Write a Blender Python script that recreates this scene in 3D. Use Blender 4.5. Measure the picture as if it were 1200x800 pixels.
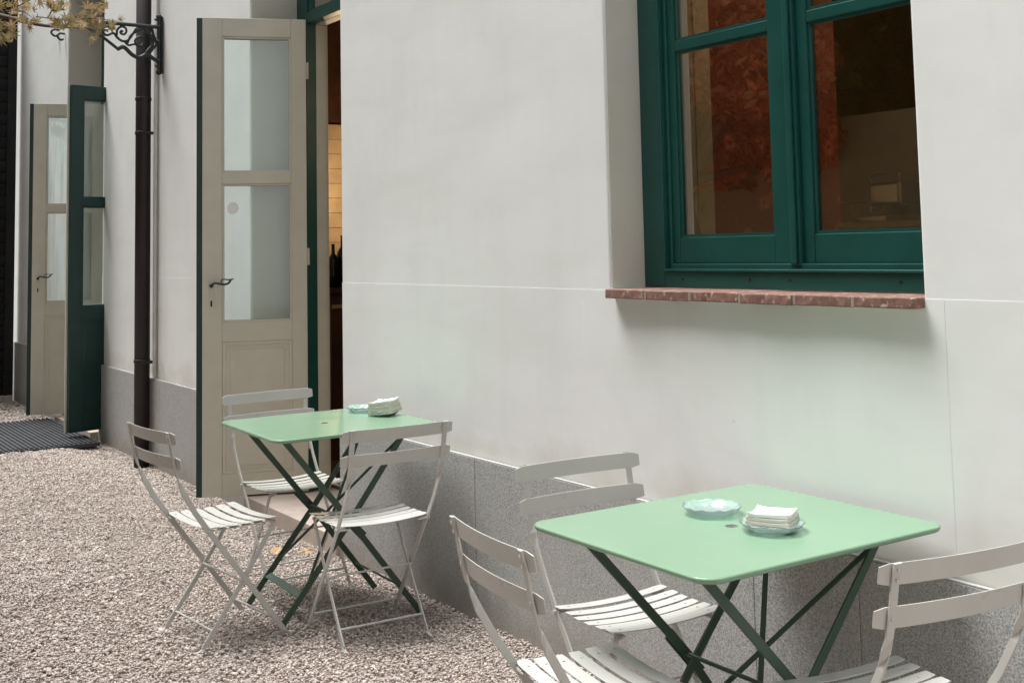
import bpy, bmesh, math, random
import numpy as np
from mathutils import Vector, Matrix
R = math.radians
random.seed(7)
for o in list(bpy.data.objects): bpy.data.objects.remove(o)
sc = bpy.context.scene
COL = sc.collection

# ------------------------------------------------------------ camera
cam = bpy.data.cameras.new('camera')
co = bpy.data.objects.new('camera', cam); COL.objects.link(co); sc.camera = co
cam.sensor_width = 36.0
cam.lens = 1381.28/1200*36
cam.shift_x = -19.47/1200
cam.shift_y = -223.38/1200
cam.clip_end = 500; cam.clip_start = 0.05
rt = Vector((0.56195635, 0.82688262, -0.02168378)); up = Vector((0.07974269, -0.02806415, 0.99642035)); fw = Vector((-0.82331413, 0.56167386, 0.08170867))
m3 = Matrix((rt, up, -fw)).transposed()
co.matrix_world = Matrix.Translation((0, -2.595, 1.4554)) @ m3.to_4x4()

# ------------------------------------------------------------ light
SUN_EL, SUN_AZ = 70, 238     # azimuth measured from +Y clockwise: light comes from the left front
w = bpy.data.worlds.new('World'); sc.world = w; w.use_nodes = True
nt = w.node_tree; nt.nodes.clear()
sky = nt.nodes.new('ShaderNodeTexSky'); sky.sky_type = 'NISHITA'; sky.sun_disc = False
sky.sun_elevation = R(SUN_EL); sky.sun_rotation = R(SUN_AZ); sky.dust_density = 4; sky.air_density = 1.2; sky.ozone_density = 1
hs = nt.nodes.new('ShaderNodeHueSaturation'); hs.inputs['Saturation'].default_value = 0.22
bg = nt.nodes.new('ShaderNodeBackground'); bg.inputs['Strength'].default_value = 0.13
wo = nt.nodes.new('ShaderNodeOutputWorld')
nt.links.new(sky.outputs[0], hs.inputs['Color']); nt.links.new(hs.outputs[0], bg.inputs['Color']); nt.links.new(bg.outputs[0], wo.inputs['Surface'])
sl = bpy.data.lights.new('sun', 'SUN'); sl.energy = 2.6; sl.angle = R(32); sl.color = (1, 0.995, 0.98)
so = bpy.data.objects.new('sun', sl); COL.objects.link(so)
az = R(SUN_AZ); el = R(SUN_EL)
sd = Vector((math.sin(az)*math.cos(el), math.cos(az)*math.cos(el), math.sin(el)))
so.rotation_euler = sd.to_track_quat('Z', 'Y').to_euler()
sc.view_settings.view_transform = 'Standard'; sc.view_settings.look = 'None'
sc.view_settings.exposure = 1.06; sc.view_settings.gamma = 1.0; sc.view_settings.use_curve_mapping = False
sc.render.engine = 'CYCLES'

# ------------------------------------------------------------ materials
def new_mat(name):
    m = bpy.data.materials.new(name); m.use_nodes = True
    n = m.node_tree; b = n.nodes['Principled BSDF']
    return m, n, b
def N(n, t, **k):
    x = n.nodes.new(t)
    for a, v in k.items(): setattr(x, a, v)
    return x
def coords(n, scale=(1, 1, 1), kind='Object'):
    tc = N(n, 'ShaderNodeTexCoord'); mp = N(n, 'ShaderNodeMapping'); mp.inputs['Scale'].default_value = scale
    n.links.new(tc.outputs[kind], mp.inputs['Vector']); return mp.outputs[0]
def noise(n, vec, scale, detail=4, rough=0.55, dist=0):
    x = N(n, 'ShaderNodeTexNoise'); x.inputs['Scale'].default_value = scale; x.inputs['Detail'].default_value = detail
    x.inputs['Roughness'].default_value = rough; x.inputs['Distortion'].default_value = dist
    n.links.new(vec, x.inputs['Vector']); return x.outputs['Fac']
def ramp(n, fac, stops):
    r = N(n, 'ShaderNodeValToRGB'); e = r.color_ramp.elements
    while len(e) < len(stops): e.new(0.5)
    for i, (p, c) in enumerate(stops):
        e[i].position = p; e[i].color = (*c, 1) if len(c) == 3 else c
    n.links.new(fac, r.inputs['Fac']); return r.outputs['Color']
def mix(n, fac, a, b, mode='MIX'):
    x = N(n, 'ShaderNodeMix', data_type='RGBA', blend_type=mode)
    for s, v in (('Factor', fac), ('A', a), ('B', b)):
        i = [q for q in x.inputs if q.name == s and (q.type == 'RGBA' if s != 'Factor' else q.type == 'VALUE')][0]
        if hasattr(v, 'is_linked') or hasattr(v, 'links'): n.links.new(v, i)
        else: i.default_value = v if s == 'Factor' else (*v, 1)
    return [q for q in x.outputs if q.type == 'RGBA'][0]
def bump(n, b, h, strength=0.3, dist=0.01):
    x = N(n, 'ShaderNodeBump'); x.inputs['Strength'].default_value = strength; x.inputs['Distance'].default_value = dist
    n.links.new(h, x.inputs['Height']); n.links.new(x.outputs[0], b.inputs['Normal'])
def maths(n, op, a, b=None):
    x = N(n, 'ShaderNodeMath', operation=op)
    for i, v in enumerate((a, b)):
        if v is None: continue
        if hasattr(v, 'links'): n.links.new(v, x.inputs[i])
        else: x.inputs[i].default_value = v
    return x.outputs[0]

def painted(name, col, rough=0.45, var=0.06, bscale=60, bs=0.05, wear=None, kind='Object'):
    m, n, b = new_mat(name)
    v = coords(n, kind=kind)
    f = noise(n, v, 6, 5)
    c = ramp(n, f, [(0.3, tuple(x*(1-var) for x in col)), (0.7, tuple(min(1, x*(1+var)) for x in col))])
    if wear:
        g = noise(n, v, wear[1], 6, 0.7)
        wf = ramp(n, g, [(wear[2], (0, 0, 0)), (wear[2]+0.06, (1, 1, 1))])
        c = mix(n, wf, c, wear[0])
    n.links.new(c, b.inputs['Base Color'])
    r = ramp(n, noise(n, v, 9, 2), [(0.3, (rough-0.03,)*3), (0.75, (rough+0.07,)*3)])
    n.links.new(r, b.inputs['Roughness'])
    bump(n, b, noise(n, v, bscale, 3), bs, 0.002)
    return m

def plaster_mat(name, base, stain, streak=1.0):
    m, n, b = new_mat(name)
    v = coords(n)
    big = noise(n, v, 0.9, 5, 0.6, 0.6)
    c = ramp(n, big, [(0.3, tuple(x*0.93 for x in base)), (0.52, base), (0.75, tuple(min(1, x*1.05) for x in base))])
    # trowel strokes: stretched noise on two diagonals
    v2 = coords(n, (1.2, 1, 4.5)); t1 = noise(n, v2, 1.1, 5, 0.55, 0.6)
    c = mix(n, ramp(n, t1, [(0.42, (0, 0, 0)), (0.72, (0.5*streak,)*3)]), c, stain)
    v3 = coords(n, (4, 1, 0.7)); t2 = noise(n, v3, 1.8, 5, 0.6, 0.5)
    c = mix(n, ramp(n, t2, [(0.5, (0, 0, 0)), (0.8, (0.35*streak,)*3)]), c, tuple(x*0.86 for x in base))
    sp = noise(n, v, 38, 2, 0.5)
    c = mix(n, ramp(n, sp, [(0.74, (0, 0, 0)), (0.8, (0.5,)*3)]), c, tuple(x*0.72 for x in base))
    # splash dirt low on the wall, an irregular edge of its own
    sx = N(n, 'ShaderNodeSeparateXYZ'); tc = N(n, 'ShaderNodeTexCoord'); n.links.new(tc.outputs['Object'], sx.inputs[0])
    hgt = maths(n, 'ADD', sx.outputs['Z'], maths(n, 'MULTIPLY', noise(n, v, 3.5, 5), 0.55))
    dirt = ramp(n, hgt, [(0.82, (0.55,)*3), (1.0, (0, 0, 0))])
    c = mix(n, dirt, c, (0.56, 0.52, 0.44))
    # fine hairline cracks
    vo = N(n, 'ShaderNodeTexVoronoi', feature='DISTANCE_TO_EDGE'); vo.inputs['Scale'].default_value = 0.55
    dv = N(n, 'ShaderNodeVectorMath', operation='ADD'); nz = N(n, 'ShaderNodeTexNoise'); nz.inputs['Scale'].default_value = 2.2; nz.inputs['Detail'].default_value = 6
    n.links.new(v, nz.inputs['Vector']); n.links.new(v, dv.inputs[0]); n.links.new(nz.outputs['Color'], dv.inputs[1]); n.links.new(dv.outputs[0], vo.inputs['Vector'])
    cr = ramp(n, vo.outputs['Distance'], [(0.0, (0.3,)*3), (0.0025, (0, 0, 0))])
    c = mix(n, maths(n, 'MULTIPLY', cr, ramp(n, big, [(0.6, (0, 0, 0)), (0.66, (0.4,)*3)])), c, (0.6, 0.58, 0.52))
    n.links.new(c, b.inputs['Base Color']); b.inputs['Roughness'].default_value = 0.82
    hh = maths(n, 'ADD', maths(n, 'MULTIPLY', noise(n, v, 3, 4, 0.5), 1.0), maths(n, 'ADD', maths(n, 'MULTIPLY', noise(n, v, 7, 4, 0.5), 0.22), maths(n, 'MULTIPLY', noise(n, v, 120, 3), 0.05)))
    bump(n, b, hh, 0.22, 0.012)
    return m

M = {}
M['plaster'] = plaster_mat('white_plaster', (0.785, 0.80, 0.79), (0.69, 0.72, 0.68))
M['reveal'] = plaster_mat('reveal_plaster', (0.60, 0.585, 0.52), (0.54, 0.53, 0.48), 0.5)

def granite():
    m, n, b = new_mat('grey_granite'); v = coords(n)
    f = noise(n, v, 190, 3, 0.75); g = noise(n, v, 2.2, 5, 0.6, 0.4)
    c = ramp(n, f, [(0.36, (0.19, 0.195, 0.195)), (0.5, (0.39, 0.395, 0.39)), (0.64, (0.60, 0.60, 0.59))])
    c = mix(n, ramp(n, g, [(0.4, (0, 0, 0)), (0.75, (0.45,)*3)]), c, (0.45, 0.44, 0.41))
    s = noise(n, coords(n, (5, 1, 1)), 5, 4)
    c = mix(n, ramp(n, s, [(0.58, (0, 0, 0)), (0.8, (0.4,)*3)]), c, (0.22, 0.22, 0.21))
    sx = N(n, 'ShaderNodeSeparateXYZ'); n.links.new(v, sx.inputs[0])
    hg = maths(n, 'ADD', sx.outputs['Z'], maths(n, 'MULTIPLY', noise(n, v, 9, 6, 0.7), 0.30))
    c = mix(n, ramp(n, hg, [(0.12, (0.6,)*3), (0.26, (0, 0, 0))]), c, (0.27, 0.235, 0.19))
    n.links.new(c, b.inputs['Base Color']); b.inputs['Roughness'].default_value = 0.7
    bump(n, b, f, 0.35, 0.002); return m
M['granite'] = granite()
M['cap'] = painted('mortar_white', (0.55, 0.53, 0.48), 0.85, 0.12, 120, 0.5)
M['capstone'] = painted('pale_plinth_edge', (0.42, 0.42, 0.40), 0.85, 0.12, 120, 0.5)
M['joint'] = painted('dusty_joint_mortar', (0.32, 0.26, 0.225), 0.9, 0.15, 120, 0.5)
M['green'] = painted('dark_green_paint', (0.007, 0.066, 0.056), 0.33, 0.12, 40, 0.08, ((0.05, 0.14, 0.12), 30, 0.76))
M['doorgreen_dim'] = painted('door_green_dark_reflection', (0.004, 0.034, 0.030), 0.4, 0.15, 40, 0.08, ((0.03, 0.08, 0.07), 30, 0.77))  # frame green darkened: the dark surroundings it reflects are put into the colour
M['beige'] = painted('beige_door_paint', (0.61, 0.585, 0.49), 0.42, 0.05, 40, 0.06)
M['chair'] = painted('clay_grey_enamel', (0.49, 0.485, 0.455), 0.30, 0.05, 90, 0.06, ((0.22, 0.19, 0.15), 130, 0.78))
M['seat'] = M['chair']
M['tgreen'] = painted('pale_green_enamel', (0.165, 0.315, 0.19), 0.24, 0.025, 70, 0.02)
tm, tn, tb = new_mat('pale_green_tabletop'); tb.inputs['Base Color'].default_value = (0.185, 0.345, 0.21, 1)
tvv = coords(tn); tn.links.new(ramp(tn, noise(tn, tvv, 3, 4), [(0.3, (0.175, 0.295, 0.19)), (0.7, (0.195, 0.315, 0.21))]), tb.inputs['Base Color'])
tn.links.new(ramp(tn, noise(tn, tvv, 5, 6, 0.65, 0.6), [(0.3, (0.19,)*3), (0.8, (0.25,)*3)]), tb.inputs['Roughness']); bump(tn, tb, noise(tn, tvv, 4, 2), 0.04, 0.01)
tc_ = ramp(tn, noise(tn, tvv, 3, 4), [(0.3, (0.175, 0.295, 0.19)), (0.7, (0.195, 0.315, 0.21))])
tc_ = mix(tn, ramp(tn, noise(tn, coords(tn, (1, 14, 1)), 9, 6, 0.7, 0.8), [(0.66, (0, 0, 0)), (0.74, (0.28,)*3)]), tc_, (0.30, 0.40, 0.31))
tc_ = mix(tn, ramp(tn, noise(tn, tvv, 75, 3, 0.6), [(0.755, (0, 0, 0)), (0.775, (0.8,)*3)]), tc_, (0.07, 0.11, 0.08))
tn.links.new(tc_, tb.inputs['Base Color'])
M['tgreen'] = tm
M['tleg_shaded'] = painted('shade_toned_green_enamel_legs', (0.042, 0.078, 0.050), 0.35, 0.08, 70, 0.05)  # same enamel as the tabletops, with the underframe's shade put into the colour
M['brown'] = painted('brown_copper_paint', (0.016, 0.009, 0.008), 0.55, 0.2, 20, 0.2)
M['iron'] = painted('black_cast_iron', (0.018, 0.024, 0.024), 0.5, 0.3, 60, 0.5)
M['black'] = painted('black_timber', (0.003, 0.0035, 0.004), 0.7, 0.4, 20, 0.3)
M['conduit'] = painted('white_conduit', (0.62, 0.61, 0.58), 0.5)
M['stone'] = painted('pink_threshold_stone', (0.50, 0.42, 0.37), 0.6, 0.14, 50, 0.25, ((0.36, 0.31, 0.27), 9, 0.62))
M['floor'] = painted('interior_wood_floor', (0.16, 0.09, 0.05), 0.4, 0.25)
M['innerwall'] = painted('olive_interior_plaster', (0.20, 0.155, 0.075), 0.8, 0.12)
M['ceil'] = painted('interior_ceiling', (0.35, 0.30, 0.24), 0.8, 0.05)
M['darkwood'] = painted('dark_wood', (0.07, 0.028, 0.014), 0.35, 0.35, 20, 0.1)
M['plank'] = painted('light_wood_plank', (0.40, 0.29, 0.17), 0.5, 0.2, 20, 0.2)
M['steel'] = painted('brushed_steel', (0.30, 0.28, 0.25), 0.32, 0.05)
M['steel'].node_tree.nodes['Principled BSDF'].inputs['Metallic'].default_value = 1
M['bottle'] = painted('dark_bottle_glass', (0.01, 0.012, 0.008), 0.08, 0.2, 20, 0)
M['bark'] = painted('tree_bark', (0.09, 0.065, 0.045), 0.85, 0.3, 30, 0.8)
M['ochre'] = plaster_mat('ochre_garden_wall', (0.46, 0.36, 0.20), (0.38, 0.30, 0.17), 1)
M['rubber'] = painted('dark_grey_rubber', (0.03, 0.033, 0.037), 0.6, 0.25, 80, 0.3)
M['paper'] = painted('white_paper', (0.82, 0.82, 0.80), 0.7, 0.02, 60, 0.2)
M['paperside'] = painted('cream_paper_edges', (0.62, 0.60, 0.52), 0.8, 0.08, 60, 0.2)
M['ink'] = painted('grey_print', (0.42, 0.42, 0.44), 0.7)
M['sticker'] = painted('frosted_sticker', (0.92, 0.92, 0.91), 0.5)

def brick_mat():
    m, n, b = new_mat('terracotta_brick'); v = coords(n)
    oi = N(n, 'ShaderNodeObjectInfo')
    f = noise(n, v, 22, 6, 0.65)
    c = ramp(n, f, [(0.3, (0.12, 0.058, 0.042)), (0.55, (0.20, 0.100, 0.074)), (0.75, (0.34, 0.22, 0.18))])
    c = mix(n, maths(n, 'MULTIPLY', oi.outputs['Random'], 0.35), c, (0.24, 0.14, 0.12))
    g = noise(n, v, 45, 5, 0.7)
    c = mix(n, ramp(n, g, [(0.56, (0, 0, 0)), (0.68, (0.75,)*3)]), c, (0.62, 0.52, 0.46))
    n.links.new(c, b.inputs['Base Color']); b.inputs['Roughness'].default_value = 0.85
    bump(n, b, f, 0.7, 0.004); return m
M['brick'] = brick_mat()

def glass_mat(name, tint=(0.93, 0.96, 0.95), refl=1.7, rough=0.0, wave=None):
    m, n, b = new_mat(name); n.nodes.remove(b); out = n.nodes['Material Output']
    ge = N(n, 'ShaderNodeNewGeometry'); dt = N(n, 'ShaderNodeVectorMath', operation='DOT_PRODUCT')
    n.links.new(ge.outputs['Incoming'], dt.inputs[0]); n.links.new(ge.outputs['Normal'], dt.inputs[1])
    f = maths(n, 'POWER', maths(n, 'SUBTRACT', 1.0, maths(n, 'ABSOLUTE', dt.outputs['Value'])), 5.0)     # Schlick reflectance of one glass face
    f = maths(n, 'MULTIPLY', maths(n, 'ADD', maths(n, 'MULTIPLY', f, 0.96), 0.04), refl); f = maths(n, 'MINIMUM', f, 1.0)
    tr = N(n, 'ShaderNodeBsdfTransparent'); tr.inputs['Color'].default_value = (*tint, 1)
    gl = N(n, 'ShaderNodeBsdfGlossy'); gl.inputs['Roughness'].default_value = rough
    bp = N(n, 'ShaderNodeBump'); bp.inputs['Strength'].default_value = 0.012; bp.inputs['Distance'].default_value = 0.01
    n.links.new(noise(n, coords(n, wave or (1, 1, 1)), 2.5, 2), bp.inputs['Height'])
    if wave: bp.inputs['Strength'].default_value = 0.10; n.links.new(bp.outputs[0], gl.inputs['Normal'])
    mx = N(n, 'ShaderNodeMixShader'); n.links.new(f, mx.inputs[0]); n.links.new(tr.outputs[0], mx.inputs[1]); n.links.new(gl.outputs[0], mx.inputs[2])
    n.links.new(mx.outputs[0], out.inputs['Surface']); return m
M['glass'] = glass_mat('window_glass', (0.82, 0.79, 0.74), 5.0)
M['doorglass'] = glass_mat('door_glass', (0.90, 0.95, 0.94), 2.6, 0.0, (7, 7, 0.35))
def dish():
    m, n, b = new_mat('pale_blue_glass_dish')
    b.inputs['Base Color'].default_value = (0.84, 0.97, 0.97, 1); b.inputs['Roughness'].default_value = 0.04
    b.inputs['Transmission Weight'].default_value = 0.85; b.inputs['IOR'].default_value = 1.45
    return m
M['dish'] = dish()

def wallpaper():
    m, n, b = new_mat('red_floral_wallpaper'); v = coords(n)
    mp = N(n, 'ShaderNodeMapping'); mp.inputs['Rotation'].default_value = (0, R(90), 0); n.links.new(v, mp.inputs['Vector'])
    nz = N(n, 'ShaderNodeTexNoise'); nz.inputs['Scale'].default_value = 14; nz.inputs['Detail'].default_value = 3; n.links.new(mp.outputs[0], nz.inputs['Vector'])
    sc_ = N(n, 'ShaderNodeVectorMath', operation='SCALE'); sc_.inputs['Scale'].default_value = 0.05; n.links.new(nz.outputs['Color'], sc_.inputs[0])
    ad = N(n, 'ShaderNodeVectorMath', operation='ADD'); n.links.new(mp.outputs[0], ad.inputs[0]); n.links.new(sc_.outputs[0], ad.inputs[1])
    vo = N(n, 'ShaderNodeTexVoronoi', voronoi_dimensions='2D'); vo.inputs['Scale'].default_value = 9; n.links.new(ad.outputs[0], vo.inputs['Vector'])
    sx = N(n, 'ShaderNodeSeparateColor'); n.links.new(vo.outputs['Color'], sx.inputs[0])
    fl = ramp(n, vo.outputs['Distance'], [(0.06, (0.22, 0.05, 0.03)), (0.12, (0.48, 0.17, 0.12)), (0.24, (0.40, 0.11, 0.08)), (0.32, (0.22, 0.060, 0.042))])
    fl = mix(n, ramp(n, sx.outputs[0], [(0.45, (0, 0, 0)), (0.5, (1, 1, 1))]), (0.22, 0.060, 0.042), fl)
    lf = noise(n, mp.outputs[0], 22, 3, 0.5, 2.5)
    c = mix(n, ramp(n, lf, [(0.58, (0, 0, 0)), (0.62, (0.8,)*3)]), fl, (0.11, 0.025, 0.015))
    n.links.new(c, b.inputs['Base Color']); b.inputs['Roughness'].default_value = 0.7
    return m
M['wallpaper'] = wallpaper()

def leaf_mat(name, cols, trans=0.35):
    m, n, b = new_mat(name); at = N(n, 'ShaderNodeAttribute', attribute_name='tone')
    c = ramp(n, at.outputs['Fac'], [(i/(len(cols)-1), q) for i, q in enumerate(cols)])
    n.links.new(c, b.inputs['Base Color']); b.inputs['Roughness'].default_value = 0.5
    tl = N(n, 'ShaderNodeBsdfTranslucent'); n.links.new(c, tl.inputs['Color'])
    mx = N(n, 'ShaderNodeMixShader'); mx.inputs[0].default_value = trans
    n.links.new(b.outputs[0], mx.inputs[1]); n.links.new(tl.outputs[0], mx.inputs[2]); n.links.new(mx.outputs[0], n.nodes['Material Output'].inputs['Surface'])
    return m
M['maple_tip'] = leaf_mat('yellowing_maple_leaf', [(0.12, 0.12, 0.035), (0.30, 0.24, 0.09), (0.50, 0.37, 0.19), (0.50, 0.31, 0.18)])
M['maple_red'] = leaf_mat('red_maple_leaf', [(0.34, 0.055, 0.02), (0.68, 0.23, 0.08), (0.82, 0.52, 0.26)], 0.6)
M['leaf_green'] = leaf_mat('green_tree_leaf', [(0.06, 0.10, 0.03), (0.16, 0.22, 0.07), (0.38, 0.42, 0.18)], 0.65)
M['fallen'] = painted('fallen_leaf', (0.50, 0.33, 0.17), 0.7, 0.2)

def gravel_mat():
    m, n, b = new_mat('gravel_stones'); at = N(n, 'ShaderNodeAttribute', attribute_name='tone')
    c = ramp(n, at.outputs['Fac'], [(0, (0.32, 0.26, 0.225)), (0.25, (0.43, 0.355, 0.305)), (0.5, (0.54, 0.46, 0.405)), (0.75, (0.63, 0.565, 0.51)), (0.9, (0.45, 0.42, 0.39)), (1, (0.76, 0.72, 0.66))])
    v = coords(n); c = mix(n, maths(n, 'MULTIPLY', noise(n, v, 250, 2), 0.4), c, (0.40, 0.34, 0.31))
    n.links.new(c, b.inputs['Base Color']); b.inputs['Roughness'].default_value = 0.8
    return m
M['gravel'] = gravel_mat()
def ground_mat():
    m, n, b = new_mat('gravel_ground'); v = coords(n)
    vo = N(n, 'ShaderNodeTexVoronoi'); vo.inputs['Scale'].default_value = 70; n.links.new(v, vo.inputs['Vector'])
    sx = N(n, 'ShaderNodeSeparateColor'); n.links.new(vo.outputs['Color'], sx.inputs[0])
    c = ramp(n, sx.outputs[0], [(0, (0.16, 0.125, 0.11)), (0.5, (0.38, 0.31, 0.28)), (1, (0.52, 0.46, 0.42))])
    n.links.new(c, b.inputs['Base Color']); b.inputs['Roughness'].default_value = 0.9
    bump(n, b, maths(n, 'SUBTRACT', 1.0, vo.outputs['Distance']), 0.8, 0.01); return m
M['ground'] = ground_mat()

# ------------------------------------------------------------ helpers
def link(o, parent=None):
    COL.objects.link(o)
    if parent is not None: o.parent = parent
    return o
def tag(o, label=None, cat=None, group=None, kind=None):
    if label: o['label'] = label
    if cat: o['category'] = cat
    if group: o['group'] = group
    if kind: o['kind'] = kind
    return o
def root(name, loc=(0, 0, 0), rz=0, label=None, cat=None, group=None):
    o = bpy.data.objects.new(name, None); o.empty_display_size = 0.1; link(o); o.location = loc; o.rotation_euler = (0, 0, rz)
    return tag(o, label, cat, group)
def obj(name, bm, mat, parent=None, smooth=False, bevel=0, loc=None, fix=True):
    if fix: bmesh.ops.recalc_face_normals(bm, faces=bm.faces)
    me = bpy.data.meshes.new(name); bm.to_mesh(me); bm.free()
    if mat: me.materials.append(mat)
    o = bpy.data.objects.new(name, me); link(o, parent)
    if smooth: me.polygons.foreach_set('use_smooth', [True]*len(me.polygons))
    if bevel:
        bv = o.modifiers.new('edge_bevel', 'BEVEL'); bv.width = bevel; bv.segments = 2; bv.limit_method = 'ANGLE'; bv.angle_limit = R(40)
    if loc: o.location = loc
    return o
def B(): return bmesh.new()
def add_box(bm, x0, x1, y0, y1, z0, z1):
    v = [bm.verts.new((x, y, z)) for x in (x0, x1) for y in (y0, y1) for z in (z0, z1)]
    for f in ((0, 1, 3, 2), (4, 6, 7, 5), (0, 4, 5, 1), (2, 3, 7, 6), (0, 2, 6, 4), (1, 5, 7, 3)): bm.faces.new([v[i] for i in f])
    return bm
def box(*a): return add_box(B(), *a)
def ringmesh(bm, rings, closed_ends=True):
    vs = [[bm.verts.new(p) for p in r] for r in rings]; k = len(rings[0])
    for a, b in zip(vs, vs[1:]):
        for i in range(k): bm.faces.new((a[i], a[(i+1) % k], b[(i+1) % k], b[i]))
    if closed_ends: bm.faces.new(vs[0][::-1]); bm.faces.new(vs[-1])
    return bm
def frames(pts):
    T = []
    for i in range(len(pts)):
        a = pts[max(0, i-1)]; b = pts[min(len(pts)-1, i+1)]; T.append((b-a).normalized())
    return T
def add_bar(bm, pts, wd, w, t, ch=0.0012):
    """flat bar: wd = width direction (one, or one per point)"""
    pts = [Vector(p) for p in pts]; T = frames(pts); rings = []
    for i, p in enumerate(pts):
        d = Vector(wd[i] if isinstance(wd, list) else wd); d = (d - T[i]*d.dot(T[i])).normalized(); nn = T[i].cross(d)
        a, b = w/2, t/2; c = min(ch, t*0.3)
        rings.append([p + d*x + nn*y for x, y in ((a, b-c), (a-c, b), (-a+c, b), (-a, b-c), (-a, -b+c), (-a+c, -b), (a-c, -b), (a, -b+c))])
    return ringmesh(bm, rings)
def add_tube(bm, pts, r, k=8):
    pts = [Vector(p) for p in pts]; T = frames(pts); rings = []; d = None
    for i, p in enumerate(pts):
        rr = r[i] if isinstance(r, (list, tuple)) else r
        if d is None:
            d = Vector((0, 0, 1)) if abs(T[i].z) < 0.9 else Vector((1, 0, 0))
        d = (d - T[i]*d.dot(T[i])).normalized(); e = T[i].cross(d)
        rings.append([p + (d*math.cos(2*math.pi*j/k) + e*math.sin(2*math.pi*j/k))*rr for j in range(k)])
    return ringmesh(bm, rings)
def add_lathe(bm, prof, c=(0, 0, 0), k=28, sq=1.0):
    rings = [[Vector((c[0]+r*math.cos(2*math.pi*j/k), c[1]+r*sq*math.sin(2*math.pi*j/k), c[2]+z)) for j in range(k)] for r, z in prof]
    return ringmesh(bm, rings)
def catmull(P, n=6):
    P = [Vector(p) for p in P]; Q = [P[0]*2-P[1]] + P + [P[-1]*2-P[-2]]; out = []
    for i in range(1, len(Q)-2):
        for k in range(n):
            t = k/n; a, b, c, d = Q[i-1:i+3]
            out.append(0.5*((2*b)+(c-a)*t+(2*a-5*b+4*c-d)*t*t+(3*b-a-3*c+d)*t**3))
    out.append(P[-1]); return out
def copy_thing(r0, loc, rz, label):
    r = r0.copy(); COL.objects.link(r); r.location = loc; r.rotation_euler = (0, 0, rz); r['label'] = label
    for ch in r0.children:
        c = ch.copy(); COL.objects.link(c); c.parent = r
        for g in ch.children:
            d = g.copy(); COL.objects.link(d); d.parent = c
    return r

# ------------------------------------------------------------ ground
def gz(x, y):
    t = min(1, max(0, (y+0.50)/0.40)); t = t*t*(3-2*t)
    return -0.045*t + 0.004*math.sin(x*3.1+y*2)*math.sin(y*4.3+1.3*x)
bm = B()
xs = [-60, -30, -18] + [-14+0.25*i for i in range(69)] + [8, 20, 60]; ys = [-60, -30, -15, -8] + [-5+0.25*i for i in range(16)] + [-1+0.06*i for i in range(17)] + [0.3, 6, 60]
grid = [[bm.verts.new((x, y, (gz(x, y)-0.012) if abs(x) < 15 and -6 < y < 0.31 else (-0.06 if y > 0.2 else -0.012))) for y in ys] for x in xs]
for i in range(len(xs)-1):
    for j in range(len(ys)-1): bm.faces.new((grid[i][j], grid[i+1][j], grid[i+1][j+1], grid[i][j+1]))
tag(obj('ground', bm, M['ground'], smooth=True), kind='structure', label='beige gravel courtyard ground')

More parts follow.
